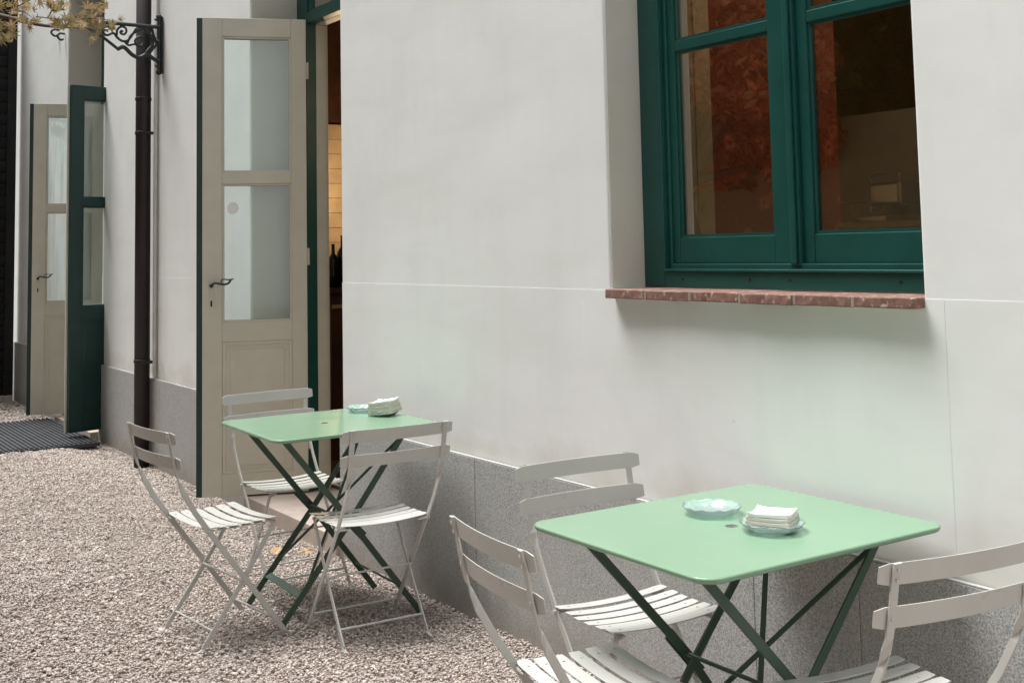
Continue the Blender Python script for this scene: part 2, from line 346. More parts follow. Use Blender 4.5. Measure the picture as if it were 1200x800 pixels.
def gravel():
    rng = np.random.default_rng(3)
    V = np.array([(x, y, z) for x in (-1, 1) for y in (-1, 1) for z in (-1, 1)])*0.62
    F = np.array([(0, 1, 3), (0, 3, 2), (4, 6, 7), (4, 7, 5), (0, 4, 5), (0, 5, 1), (2, 3, 7), (2, 7, 6), (0, 2, 6), (0, 6, 4), (1, 5, 7), (1, 7, 3)])
    P = []; S = []
    def scat(n, x0, x1, ylo, yhi, s0, s1):
        x = rng.uniform(x0, x1, n*3); lo = ylo(x); y = rng.uniform(0, 1, n*3)*(yhi-lo.min())+lo.min(); k = y > lo; x, y = x[k][:n], y[k][:n]
        P.append(np.stack([x, y], 1)); S.append(rng.uniform(s0, s1, len(x)))
    edge = lambda x: -2.75 + 0.178*np.abs(x)
    scat(52000, -5.6, -2.6, edge, -0.015, 0.0038, 0.0092)
    scat(46000, -7.8, -5.6, edge, -0.015, 0.0042, 0.0094)
    scat(24000, -10.3, -7.8, edge, -0.015, 0.0055, 0.011)
    scat(6000, -14, -10.3, lambda x: x*0-0.9, -0.0, 0.010, 0.018)
    scat(9000, -2.6, 1.2, lambda x: x*0-1.9, -0.015, 0.008, 0.014)
    scat(9000, -10, -1, lambda x: x*0-3.2, -1.0, 0.010, 0.018)
    P = np.concatenate(P); S = np.concatenate(S); n = len(P)
    q = rng.normal(size=(n, 4)); q /= np.linalg.norm(q, axis=1)[:, None]; a, b, c, d = q.T
    Rm = np.stack([np.stack([1-2*(c*c+d*d), 2*(b*c-a*d), 2*(b*d+a*c)], 1), np.stack([2*(b*c+a*d), 1-2*(b*b+d*d), 2*(c*d-a*b)], 1), np.stack([2*(b*d-a*c), 2*(c*d+a*b), 1-2*(b*b+c*c)], 1)], 1)
    sc3 = S[:, None]*rng.uniform([0.65, 0.75, 0.45], [1.2, 1.35, 0.7], (n, 3))
    vv = V[None]*sc3[:, None, :]*rng.uniform(0.6, 1.3, (n, 8, 1))
    vv = np.einsum('nij,nkj->nki', Rm, vv); vv[:, :, 2] *= 0.7
    tt = np.clip((P[:, 1]+0.50)/0.40, 0, 1); tt = tt*tt*(3-2*tt)
    z = -0.045*tt + 0.004*np.sin(P[:, 0]*3.1+P[:, 1]*2)*np.sin(P[:, 1]*4.3+1.3*P[:, 0]) + rng.uniform(-0.007, 0.002, n) + 0.003*np.sin(P[:, 0]*23)*np.sin(P[:, 1]*19)
    vv[:, :, 0] += P[:, 0, None]; vv[:, :, 1] += P[:, 1, None]; vv[:, :, 2] += z[:, None]
    co_ = vv.reshape(-1, 3); fa = (F[None]+8*np.arange(n)[:, None, None]).reshape(-1, 3)
    me = bpy.data.meshes.new('gravel'); me.vertices.add(len(co_)); me.vertices.foreach_set('co', co_.astype('f').ravel())
    me.loops.add(fa.size); me.loops.foreach_set('vertex_index', fa.astype('i').ravel()); me.polygons.add(len(fa))
    me.polygons.foreach_set('loop_start', np.arange(0, fa.size, 3, dtype='i')); me.update()
    at = me.attributes.new('tone', 'FLOAT', 'POINT'); at.data.foreach_set('value', np.repeat(rng.beta(1.5, 1.5, n), 8).astype('f'))
    me.materials.append(M['gravel']); o = bpy.data.objects.new('gravel', me); link(o)
    tag(o, 'loose beige and pinkish gravel covering the courtyard', 'gravel', kind='stuff')
gravel()

# ------------------------------------------------------------ house
house = root('cafe_building', (-5.2, 0, 0), 0, 'white plastered cafe building with grey stone plinth, tall doors and green window', 'building')
OX = 5.2
class _Shift:      # house parts are modelled in world metres, shifted to the house origin
    pass
def hobj(name, bm, mat, parent=None, **k):
    bmesh.ops.translate(bm, verts=bm.verts, vec=(OX, 0, 0))
    return obj(name, bm, mat, parent or house, **k)
def grid_wall(xs, zs, y0, y1, solid):
    bm = B(); V = {}
    def v(x, y, z):
        k = (round(x, 5), round(y, 5), round(z, 5))
        if k not in V: V[k] = bm.verts.new(k)
        return V[k]
    nx, nz = len(xs)-1, len(zs)-1
    s = lambda i, j: 0 <= i < nx and 0 <= j < nz and solid((xs[i]+xs[i+1])/2, (zs[j]+zs[j+1])/2)
    for i in range(nx):
        for j in range(nz):
            if not s(i, j): continue
            a, b, c, d = xs[i], xs[i+1], zs[j], zs[j+1]
            bm.faces.new((v(a, y0, c), v(b, y0, c), v(b, y0, d), v(a, y0, d)))
            bm.faces.new((v(a, y1, c), v(a, y1, d), v(b, y1, d), v(b, y1, c)))
            if not s(i-1, j): bm.faces.new((v(a, y0, c), v(a, y0, d), v(a, y1, d), v(a, y1, c)))
            if not s(i+1, j): bm.faces.new((v(b, y0, c), v(b, y1, c), v(b, y1, d), v(b, y0, d)))
            if not s(i, j-1): bm.faces.new((v(a, y0, c), v(a, y1, c), v(b, y1, c), v(b, y0, c)))
            if not s(i, j+1): bm.faces.new((v(a, y0, d), v(b, y0, d), v(b, y1, d), v(a, y1, d)))
    return bm
DL0, DL1 = -11.378, -10.112     # far doorway
DN0, DN1 = -6.769, -5.507       # near doorway
WN0, WN1 = -3.310, -1.986       # window
DTOP, WTOP, ZT = 3.95, 3.62, 4.7
TH = 0.43
XL, XR = -13.83, 3.0
def openings(x, z):
    if DL0 < x < DL1 and z < DTOP: return False
    if DN0 < x < DN1 and z < DTOP: return False
    if WN0 < x < WN1 and 1.299 < z < WTOP: return False
    return True
xs = [XL, DL0, DL1, DN0, DN1, WN0, WN1, XR]
hobj('facade_wall', grid_wall(xs, [-0.1, 0.5, 1.299, WTOP, DTOP, ZT], 0, TH, openings), M['plaster'], bevel=0.007)
# reveals: the painted returns of the openings, a skin 3 mm proud of the wall ends
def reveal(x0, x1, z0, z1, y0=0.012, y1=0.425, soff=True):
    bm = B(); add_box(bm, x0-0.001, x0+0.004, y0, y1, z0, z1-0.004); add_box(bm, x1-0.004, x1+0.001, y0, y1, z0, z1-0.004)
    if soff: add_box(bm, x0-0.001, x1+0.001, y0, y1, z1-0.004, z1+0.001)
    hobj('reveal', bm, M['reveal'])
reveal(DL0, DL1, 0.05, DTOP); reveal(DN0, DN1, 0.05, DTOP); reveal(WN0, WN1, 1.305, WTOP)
# lower render coat, split at its joints
def panel(x0, x1, z0, z1):
    hobj('plaster_panel', box(x0, x1, -0.0009, 0.0, z0, z1), M['plaster'], bevel=0.0003)
for a, b in ((XL, DL0-0.002), (DL1+0.002, -8.55), (-8.547, DN0-0.002), (DN1+0.002, -1.9245), (-1.9237, XR)): panel(a, b, 0.55, 1.299)
# plinth slabs with caps
plinth = hobj('plinth', box(DN1+0.004, XR-0.004, -0.006, -0.0052, -0.12, 0.58), M['cap'])
for a, b in ((DL1+0.004, DN0-0.004), (XL+0.004, DL0-0.004)):
    hobj('plinth', box(a, b, -0.006, -0.0052, -0.12, 0.56), M['cap'])
slab_runs = [(DN1, [-4.216, -2.627, -2.228, -0.9, 0.7, 2.2], XR, 0.597), (DL1, [-8.48], DN0, 0.572), (XL, [-12.6], DL0, 0.572)]
for i, (a, js, b, top) in enumerate(slab_runs):
    e = [a]+js+[b]
    for p, q in zip(e, e[1:]):
        hobj('stone_slab', box(p+0.0013, q-0.0013, -0.022-random.uniform(0, 0.0012), -0.0062, -0.15, top), M['granite'], plinth, bevel=0.0025)
    hobj('plinth_cap', box(a+0.002, b-0.002, -0.0215, -0.0055, top+0.0005, top+0.004), M['capstone'], plinth, bevel=0.001)
# brick sill
sill = hobj('window_sill', box(-3.283, -1.996, -0.030, 0.154, 1.2725, 1.2985), M['cap'])
js = [-3.284, -3.068, -2.847, -2.622, -2.400, -2.186, -1.978]
for i in range(6):
    bm = B(); n0 = random.uniform(-0.002, 0.003)
    add_box(bm, js[i]+0.005, js[i+1]-0.005, -0.047+n0, 0.150, 1.2735+random.uniform(-0.0015, 0.002), 1.3035+random.uniform(-0.001, 0.001))
    bmesh.ops.subdivide_edges(bm, edges=[e for e in bm.edges if abs((e.verts[0].co-e.verts[1].co).x) > 0.05], cuts=7)
    for v in bm.verts:
        if v.co.y < 0: v.co += Vector((0, random.uniform(-0.001, 0.0015), random.uniform(-0.0008, 0.0008)))
    hobj('brick', bm, M['brick'], sill, bevel=0.003)
# mortar dabs between bricks
for x in js[1:-1]: hobj('mortar_joint', box(x-0.0052, x+0.0052, -0.0445, 0.148, 1.2750, 1.3022), M['joint'], sill)

# window frame (dark green) and sashes
bm = B(); FY = 0.155
add_box(bm, WN0+0.005, -3.195, FY, 0.24, 1.3045, WTOP-0.006)
add_box(bm, -2.012, WN1-0.005, FY, 0.24, 1.3045, WTOP-0.006)
add_box(bm, -3.194, -2.006, FY-0.0, 0.24, 1.3045, 1.362)
add_box(bm, -3.194, -2.006, FY+0.001, 0.24, 3.52, WTOP-0.006)
add_box(bm, -3.1945, -3.178, FY+0.022, 0.24, 1.363, 3.519)          # stepped moulding
add_box(bm, -3.1775, -2.0225, FY+0.02, 0.235, 1.363, 1.3875)
hobj('interior_casing', box(WN0-0.04, WN0+0.004, TH+0.001, 0.51, 1.2, 3.7), M['beige'])
wf = hobj('window_frame', bm, M['green'], bevel=0.004)
bm = B(); add_bar(bm, [(-3.19, FY+0.008, 1.365), (-2.01, FY+0.008, 1.365)], (0, 1, 0), 0.030, 0.008)
hobj('drip_ledge', bm, M['green'], wf)
for x in (-3.10, -2.775, -2.60, -2.18):
    hobj('screw_hole', add_tube(B(), [(x, FY-0.0012, 1.335), (x, FY+0.004, 1.335)], 0.0055, 10), M['black'], wf)
def sash(x0, x1, gl, gr, panes):
    bm = B(); y0, y1 = 0.188, 0.232
    add_box(bm, x0, gl, y0, y1, 1.388, 3.515); add_box(bm, gr, x1, y0, y1, 1.388, 3.515)
    prev = 1.388
    zs_ = [1.388] + [z for p in panes for z in p] + [3.515]
    for a, b in zip(zs_[::2], zs_[1::2]): add_box(bm, gl+0.0004, gr-0.0004, y0+0.0015, y1-0.001, a, b)
    s = hobj('sash', bm, M['green'], bevel=0.003)
    for a, b in panes:
        g = B()     # glazing bead
        for q in ((gl+.0005, gl+0.010, a+.0005, b-.0005), (gr-0.010, gr-.0005, a+.0005, b-.0005), (gl+0.0105, gr-0.0105, a+.0005, a+0.010), (gl+0.0105, gr-0.0105, b-0.010, b-.0005)):
            add_box(g, q[0], q[1], y0+0.008, y0+0.016, q[2], q[3])
        hobj('glazing_bead', g, M['green'], s)
        hobj('pane', box(gl-0.002, gr+0.002, y0+0.0165, y0+0.0175, a-0.002, b+0.002), M['glass'], s)
P3 = [(1.478, 2.139), (2.176, 2.825), (2.862, 3.45)]
sash(-3.205, -2.612, -3.146, -2.690, P3)
sash(-2.566, -2.004, -2.524, -2.050, P3)
hobj('astragal', add_box(box(-2.611, -2.567, 0.172, 0.236, 1.380, 3.518), -2.600, -2.578, 0.162, 0.1715, 1.386, 3.515), M['green'], bevel=0.003)

# door frames
def door_frame(x0, x1, inner):
    bm = B()
    add_box(bm, x0+0.005, x0+0.150, 0.300, 0.362, 0.05, DTOP-0.005)
    add_box(bm, x1-0.150, x1-0.005, 0.300, 0.362, 0.05, DTOP-0.005)
    add_box(bm, x0+0.151, x1-0.151, 0.298, 0.360, 2.842, 2.905)
    add_box(bm, x0+0.151, x1-0.151, 0.300, 0.362, 3.86, DTOP-0.005)
    add_box(bm, x0+0.151, x0+0.175, 0.312, 0.352, 2.906, 3.859); add_box(bm, x1-0.175, x1-0.151, 0.312, 0.352, 2.906, 3.859)
    add_box(bm, x0+0.1755, x1-0.1755, 0.314, 0.350, 2.906, 2.925)
    f = hobj('door_frame', bm, M['green'], bevel=0.003)
    g = B(); add_box(g, x0+0.140, x0+0.152, 0.3625, 0.428, 0.05, 2.84); add_box(g, x1-0.152, x1-0.140, 0.3625, 0.428, 0.05, 2.84)
    add_box(g, x0+0.1525, x1-0.1525, 0.3625, 0.428, 2.842, 2.856)
    add_box(g, x0+0.100, x0+0.1395, 0.410, 0.445, 0.05, 2.90)
    hobj('door_lining', g, M['beige'], f, bevel=0.002)
    hobj('transom_pane', box(x0+0.172, x1-0.172, 0.330, 0.333, 2.92, 3.86), M['glass'], f)
door_frame(DN0, DN1, 1); door_frame(DL0, DL1, 1)
hobj('threshold', box(DN0+0.004, DN1-0.004, -0.045, 0.46, -0.12, 0.048), M['stone'], bevel=0.005)
hobj('threshold', box(DL0+0.004, DL1-0.004, -0.085, 0.46, -0.12, 0.030), M['stone'], bevel=0.005)

# door leaves: local frame, hinge at origin, leaf along +x, room side faces -y*side
def leaf(hx, hy, ang, side, label, handle=True, ex=0.034):
    """side=+1: beige room face on local +y; green street face on local -y"""
    W = 0.605; z0, z1 = 0.058, 2.862; T = 0.040; G = [(1.936, 2.750), (1.055, 1.868)]; a, b = 0.090, 0.492
    def place(o):
        return o
    e = hobj
    base = Matrix.Translation((hx+OX, hy, 0)) @ Matrix.Rotation(ang, 4, 'Z') @ Matrix.Diagonal((1, side, 1, 1))
    def put(name, bm, mat, parent=None, **k):
        bmesh.ops.transform(bm, matrix=base, verts=bm.verts)
        return obj(name, bm, mat, parent or house, **k)
    def framebm(y0, y1, ex=0.0, inset=0.0):
        bm = B(); add_box(bm, 0, a+inset, y0, y1, z0, z1); add_box(bm, b-inset, W+ex, y0, y1, z0, z1)
        for p, q in ((z0, 0.184), (0.942, 1.055+inset), (1.868-inset, 1.936+inset), (2.750-inset, z1)): add_box(bm, a+inset+0.0003, b-inset-0.0003, y0+0.0004, y1-0.0004, p, q)
        return bm
    d = put('door', framebm(0.003, T/2), M['beige'], bevel=0.0025)
    if label: d['label'] = label
    put('street_face', framebm(-0.042, 0.0028, ex, 0.0), M['doorgreen_dim'], d, bevel=0.0025)
    for y, mt in ((0.004, M['beige']), (-0.036, M['doorgreen_dim'])):
        p = B(); add_box(p, a+0.0006, b-0.0006, y-0.001, y+0.008, 0.1845, 0.9415); 
        add_box(p, a+0.045, b-0.045, (y+0.0082 if y > 0 else y-0.005), (y+0.013 if y > 0 else y-0.0012), 0.23, 0.897)
        put('door_panel', p, mt, d, bevel=0.004)
        mo = B(); yy = (y+0.0085, y+0.0145) if y > 0 else (y-0.006, y-0.0012)
        for q in ((a+0.001, a+0.018, 0.185, 0.941), (b-0.018, b-0.001, 0.185, 0.941), (a+0.0185, b-0.0185, 0.185, 0.202), (a+0.0185, b-0.0185, 0.924, 0.941)): add_box(mo, q[0], q[1], yy[0], yy[1], q[2], q[3])
        put('panel_moulding', mo, mt, d, bevel=0.002)
    for (p, q) in G:
        put('pane', box(a-0.0, b+0.0, -0.0015, 0.0015, p, q), M['doorglass'], d)
        for y, mt in ((0.0065, M['beige']), (-0.034, M['doorgreen_dim'])):
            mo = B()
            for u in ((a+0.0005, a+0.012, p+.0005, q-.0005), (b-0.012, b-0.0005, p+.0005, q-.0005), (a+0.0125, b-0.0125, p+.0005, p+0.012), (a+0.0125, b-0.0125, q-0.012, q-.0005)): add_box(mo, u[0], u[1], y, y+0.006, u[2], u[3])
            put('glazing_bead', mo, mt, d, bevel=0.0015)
    for z in (0.35, 1.43, 2.55):
        put('hinge', add_tube(B(), [(-0.008, 0.012, z-0.05), (-0.008, 0.012, z+0.05)], 0.008, 10), mt if False else M['beige'], d, smooth=False)
    if handle:
        y = T/2
        pl = B(); add_bar(pl, [(0.553, y+0.002, 1.135), (0.553, y+0.002, 1.335)], (1, 0, 0), 0.034, 0.004); put('handle_plate', pl, M['beige'], d)
        h = B(); add_tube(h, [(0.553, y+0.002, 1.272), (0.553, y+0.020, 1.272), (0.553, y+0.045, 1.274)], [0.013, 0.011, 0.009], 10)
        add_tube(h, catmull([(0.558, y+0.046, 1.270), (0.535, y+0.050, 1.288), (0.505, y+0.050, 1.283), (0.475, y+0.050, 1.279), (0.452, y+0.049, 1.288), (0.442, y+0.049, 1.306)], 5), 0.0062, 8)
        add_tube(h, catmull([(0.498, y+0.050, 1.283), (0.496, y+0.050, 1.296), (0.488, y+0.050, 1.308), (0.460, y+0.049, 1.306), (0.425, y+0.048, 1.308)], 5), 0.0035, 8)
        put('handle', h, M['iron'], d, smooth=True)
        put('keyhole', add_lathe(B(), [(0.001, 0), (0.009, 0), (0.009, 0.001), (0.001, 0.001)], (0, 0, 0), 10) if False else box(0.548, 0.558, y+0.0045, y+0.0052, 1.150, 1.185), M['black'], d)
    return d, base
d1, base1 = leaf(-6.612, 0.292, math.atan2(-0.565, -0.219), 1, 'tall beige glazed door leaf standing open behind the table')
# round frosted sticker on the lower pane
bm = add_lathe(B(), [(0.0005, 0), (0.034, 0), (0.034, 0.0006), (0.0005, 0.0006)], (0, 0, 0), 28)
bmesh.ops.transform(bm, matrix=base1 @ Matrix.Translation((0.43, 0.0020, 1.725)) @ Matrix.Rotation(R(90), 4, 'X').inverted(), verts=bm.verts)
obj('round_sticker', bm, M['sticker'], d1)
d2, _ = leaf(-11.225, 0.292, math.atan2(-0.592, -0.165), 1, 'beige glazed left leaf of the far doorway')
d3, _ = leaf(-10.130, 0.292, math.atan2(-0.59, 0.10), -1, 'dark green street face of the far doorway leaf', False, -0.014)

# interior shell
hobj('interior_floor', box(XL, XR, TH+0.03, 5.0, -0.02, 0.046), M['floor'])
hobj('roof_slab', box(XL, XR, 0.0, 5.2, ZT+0.001, ZT+0.15), M['ceil'])
hobj('ceiling', box(XL+0.01, XR-0.01, TH+0.001, 5.0, 3.98, 4.05), M['ceil'])
hobj('interior_wall', box(XL, XR, 5.0, 5.2, -0.1, ZT), M['innerwall'])
hobj('interior_wall', box(XL-0.2, XL, 0.0, 5.2, -0.1, ZT), M['plaster'])
hobj('interior_wall', box(XR, XR+0.2, 0.0, 5.2, -0.1, ZT), M['plaster'])
hobj('interior_wall', box(-3.46, -3.352, TH+0.002, 1.27, 0.05, 3.97), M['wallpaper'])
hobj('interior_wall', box(-9.35, -9.25, TH+0.002, 4.99, 0.05, 3.97), M['innerwall'])
pw = hobj('plank_wall', box(-9.249, -9.235, 0.5, 4.4, 0.05, 3.9), M['darkwood'])
z = 0.9; k = 0
while z < 2.5:
    y = 0.52+random.uniform(0, .2)
    hobj('plank', box(-9.234, -9.215+random.uniform(0, .004), 0.52, 4.3, z+0.001, z+0.125), M['plank'], pw, bevel=0.004); z += 0.126

# ------------------------------------------------------------ inside the rooms
t = root('bar_counter', (-7.62, 0.95, 0.047), 0, 'dark wood bar counter glimpsed inside the near doorway', 'counter')
obj('counter_body', box(-0.2, 0.12, -0.10, 2.4, 0, 1.12), M['darkwood'], t, bevel=0.004)
obj('counter_top', box(-0.24, 0.17, -0.13, 2.45, 1.121, 1.16), M['darkwood'], t, bevel=0.006)
obj('counter_trim', box(0.121, 0.13, -0.09, 2.4, 1.02, 1.045), M['plank'], t)
obj('counter_trim', box(0.121, 0.135, -0.09, 2.4, 0.18, 0.24), M['plank'], t)
def bottle(x, y, z, h, r, label):
    b_ = tag(obj('bottle', add_lathe(B(), [(0.001, 0), (r, 0.0), (r, h*0.6), (r*0.85, h*0.68), (r*0.32, h*0.78), (r*0.30, h*0.97), (r*0.36, h*0.98), (r*0.36, h), (0.001, h)], k=16), M['bottle'], smooth=True), label, 'bottle')
    b_.location = (x, y, z); return b_
bottle(-7.57, 0.905, 1.2075, 0.30, 0.038, 'slim dark bottle nearest the door frame on the bar counter')
bottle(-7.60, 0.99, 1.2075, 0.36, 0.042, 'tall dark bottle on the bar counter inside the doorway')
bottle(-7.66, 1.13, 1.2075, 0.30, 0.050, 'shorter dark bottle on the bar counter beside the tall one')
# warm bar lamp (lit in the photograph)
lm, ln, lb = new_mat('warm_lamp_glow'); lb.inputs['Emission Color'].default_value = (1, 0.66, 0.32, 1); lb.inputs['Emission Strength'].default_value = 6; lb.inputs['Base Color'].default_value = (0.8, 0.6, 0.4, 1)
t = root('bar_lamp', (-8.6, 1.55, 1.75), 0, 'small warm lit lamp on the shelf in front of the plank wall', 'lamp')
obj('lamp_shade', add_lathe(B(), [(0.03, 0), (0.05, 0.02), (0.045, 0.07), (0.015, 0.1)], k=14), lm, t, smooth=True)
obj('lamp_base', add_lathe(B(), [(0.04, -0.52), (0.04, -0.50), (0.008, -0.49), (0.008, -0.001), (0.03, 0.0)], k=12), M['iron'], t)
pl = bpy.data.lights.new('bar_lamp_light', 'POINT'); pl.energy = 11; pl.color = (1, 0.74, 0.45); pl.shadow_soft_size = 0.06
po = bpy.data.objects.new('bar_lamp_light', pl); link(po, t); po.location = (0.02, 0, 0.22)
t = root('back_shelf', (-8.75, 1.2, 0.047), 0, 'dark shelf unit under the plank wall inside the doorway', 'shelf')
obj('shelf_board', box(-0.2, 0.2, -0.3, 2.2, 1.14, 1.18), M['darkwood'], t); obj('shelf_body', box(-0.2, 0.17, -0.28, 2.15, 0, 1.139), M['darkwood'], t)

t = root('kitchen_counter', (-4.2, 3.6, 0.047), 0, 'tall dark counter along the room wall seen through the window', 'counter')
obj('counter_body', box(-1.02, 2.6, -0.28, 0.30, 0, 1.48), M['darkwood'], t); obj('counter_top', box(-1.05, 2.65, -0.33, 0.33, 1.481, 1.52), M['plank'], t, bevel=0.004)
t = root('espresso_machine', (-4.86, 3.52, 1.5675), R(-20), 'steel espresso machine on the counter seen through the right window pane', 'machine')
obj('machine_body', box(-0.17, 0.17, -0.08, 0.14, 0.10, 0.25), M['steel'], t, bevel=0.02)
obj('drip_tray', box(-0.17, 0.17, -0.18, 0.14, 0.0, 0.04), M['steel'], t, bevel=0.008)
obj('cup_rail', add_tube(B(), catmull([(-0.16, -0.07, 0.25), (-0.16, -0.07, 0.30), (0, -0.07, 0.305), (0.16, -0.07, 0.30), (0.16, -0.07, 0.25)], 5), 0.005), M['steel'], t)
for sx in (-0.08, 0.08):
    g = add_lathe(B(), [(0.02, 0), (0.024, 0.02), (0.024, 0.04), (0.014, 0.045)], (sx, -0.11, 0.06), 14); add_tube(g, [(sx, -0.13, 0.08), (sx, -0.22, 0.075)], 0.009)
    obj('brew_group', g, M['steel'], t)
obj('side_support', box(-0.15, 0.15, 0.0, 0.12, 0.041, 0.099), M['black'], t)
t = root('coffee_grinder', (-4.50, 3.55, 1.5675), 0, 'dark coffee grinder right of the espresso machine behind the window', 'grinder')
obj('grinder_body', box(-0.07, 0.07, -0.08, 0.1, 0, 0.22), M['black'], t, bevel=0.015)
obj('bean_hopper', add_lathe(B(), [(0.03, 0.221), (0.07, 0.30), (0.07, 0.34), (0.01, 0.35)], k=14), M['bottle'], t)
t = root('cake_stand', (-5.08, 3.38, 1.5675), 0, 'small pedestal stand left of the espresso machine', 'stand')
obj('stand_foot', add_lathe(B(), [(0.04, 0), (0.035, 0.01), (0.008, 0.02), (0.008, 0.11), (0.02, 0.12)], k=16), M['steel'], t, smooth=True)
obj('stand_plate', add_lathe(B(), [(0.02, 0.121), (0.085, 0.124), (0.09, 0.135), (0.084, 0.13)], k=20), M['steel'], t, smooth=True)
t = root('ceiling_lamp', (-2.3, 1.9, 2.95), 0, 'warm pendant lamp hanging in the room behind the window', 'lamp')
obj('lamp_shade', add_lathe(B(), [(0.05, 0), (0.11, 0.05), (0.10, 0.12), (0.02, 0.16)], k=18), lm, t, smooth=True)
obj('lamp_cord', add_tube(B(), [(0, 0, 0.16), (0, 0, 1.08)], 0.004), M['black'], t)
pl = bpy.data.lights.new('ceiling_lamp_light', 'POINT'); pl.energy = 15; pl.color = (1, 0.70, 0.40); pl.shadow_soft_size = 0.1
po = bpy.data.objects.new('ceiling_lamp_light', pl); link(po, t); po.location = (0, 0, -0.12)
t = root('framed_notice', (-6.76, 4.985, 2.92), 0, 'small narrow framed notice with curly script seen through the right window pane', 'notice')
obj('notice_board', box(-0.075, 0.075, -0.008, 0, -0.20, 0.20), M['black'], t)
b_ = B()
for q in ((-0.085, 0.085, 0.2, 0.212), (-0.085, 0.085, -0.212, -0.2), (-0.085, -0.0755, -0.199, 0.199), (0.0755, 0.085, -0.199, 0.199)): add_box(b_, q[0], q[1], -0.02, 0, q[2], q[3])
obj('notice_frame', b_, M['plank'], t)
obj('script', add_tube(B(), catmull([(0, -0.01, 0.15), (0.03, -0.01, 0.12), (-0.03, -0.01, 0.07), (0.03, -0.01, 0.03), (-0.03, -0.01, -0.02), (0.03, -0.01, -0.06), (-0.02, -0.01, -0.11), (0.02, -0.01, -0.15)], 4), 0.006, 6), M['plank'], t)

# ------------------------------------------------------------ downpipe, conduit, bracket
t = root('downpipe', (-8.69, -0.082, 0), 0, 'dark brown round downpipe fixed to the white wall between the doors', 'downpipe')
obj('pipe', add_tube(B(), [(0, 0, -0.08), (0, 0, 2.35), (0, 0, 4.6)], 0.054, 24), M['brown'], t, smooth=True)
for z in (0.70, 2.35, 2.60):
    obj('pipe_collar', add_lathe(B(), [(0.056, z-0.012), (0.0585, z-0.010), (0.0585, z+0.010), (0.056, z+0.012)], k=24), M['brown'], t)
for z in (0.695, 2.345):
    b_ = B(); add_bar(b_, [(0.05, 0.0, z), (0.075, 0.03, z), (0.075, 0.079, z)], (0, 0, 1), 0.022, 0.004); obj('wall_clip', b_, M['iron'], t)
tag(obj('conduit', add_tube(B(), [(-8.592, -0.022, 0.60), (-8.592, -0.022, 4.6)], 0.014, 12), M['conduit'], smooth=True), 'thin white conduit running up the wall beside the brown downpipe', 'conduit')

t = root('iron_bracket', (-8.49, 0, 3.106), 0, 'black scrolled iron wall bracket high beside the brown downpipe', 'bracket')
SU = 0.00587/8.89; SV = 0.0062/8.89
def bp(U, V):          # drawing units of the bracket pattern -> metres in its own plane
    du = 818-U
    return (0, -0.05-du*SU, -(V-240+du*0.08)*SV)
def scroll(P, r, n=5): return add_tube(B(), catmull([bp(*p) for p in P], n), r, 8)
obj('top_bar', add_tube(B(), [bp(820, 240), bp(20, 175)], 0.014, 10), M['iron'], t)
b_ = add_tube(B(), [(0, -0.028, 0.085), (0, -0.028, -0.33)], [0.014, 0.014], 10)
add_bar(b_, [(0, -0.012, 0.075), (0, -0.012, -0.34)], (1, 0, 0), 0.045, 0.012)
for zz in (0.075, 0.0, -0.11, -0.25, -0.33): bmesh.ops.create_icosphere(b_, subdivisions=2, radius=0.021, matrix=Matrix.Translation((0, -0.03, zz)))
add_tube(b_, [(0, -0.03, 0.05), (0, -0.062, 0.055)], [0.012, 0.007]); add_tube(b_, [(0, -0.03, -0.29), (0, -0.058, -0.285)], [0.012, 0.007])
obj('wall_plate', b_, M['iron'], t)
obj('strut', add_tube(B(), [bp(60, 225), bp(230, 330), bp(410, 470)], 0.0115, 8), M['iron'], t)
obj('scroll', add_tube(B(), catmull([bp(400, 470), bp(470, 450), bp(560, 530), bp(640, 560), bp(720, 530), bp(790, 575), bp(825, 590)], 5), 0.015, 8), M['iron'], t)
obj('scroll', scroll([(200, 275), (250, 255), (290, 240), (330, 260), (345, 300), (300, 325), (262, 305), (265, 275), (290, 275), (300, 292)], 0.006), M['iron'], t)
obj('scroll', scroll([(262, 318), (300, 325), (360, 305), (400, 350), (450, 385), (510, 380), (560, 320), (600, 260)], 0.009), M['iron'], t)
obj('scroll', scroll([(395, 330), (400, 270), (440, 238), (485, 250), (495, 290), (470, 318), (435, 305), (440, 282), (460, 292)], 0.008), M['iron'], t)
obj('scroll', scroll([(480, 395), (520, 430), (580, 420), (650, 440), (685, 400), (680, 350), (630, 345), (590, 380), (600, 420), (620, 440)], 0.008), M['iron'], t)
obj('scroll', scroll([(700, 260), (750, 320), (780, 380), (770, 440), (720, 500), (700, 540)], 0.012), M['iron'], t)
obj('scroll', scroll([(770, 250), (790, 330), (820, 420), (780, 470), (745, 520), (750, 580)], 0.010), M['iron'], t)
obj('scroll', scroll([(500, 420), (545, 330), (600, 290), (660, 260), (740, 262)], 0.009), M['iron'], t)

for i, (u, z) in enumerate(((-11.76, 3.60), (-11.50, 3.52))):
    tag(obj('wall_hook', add_tube(B(), catmull([(u, -0.004, z+0.03), (u, -0.05, z+0.03), (u, -0.07, z), (u, -0.04, z-0.03), (u, -0.015, z-0.02)], 4), 0.010, 8), M['iron']),
        ('small black hook on the far wall left of the other hook' if i == 0 else 'small black hook on the far wall nearest the far doorway'), 'hook')

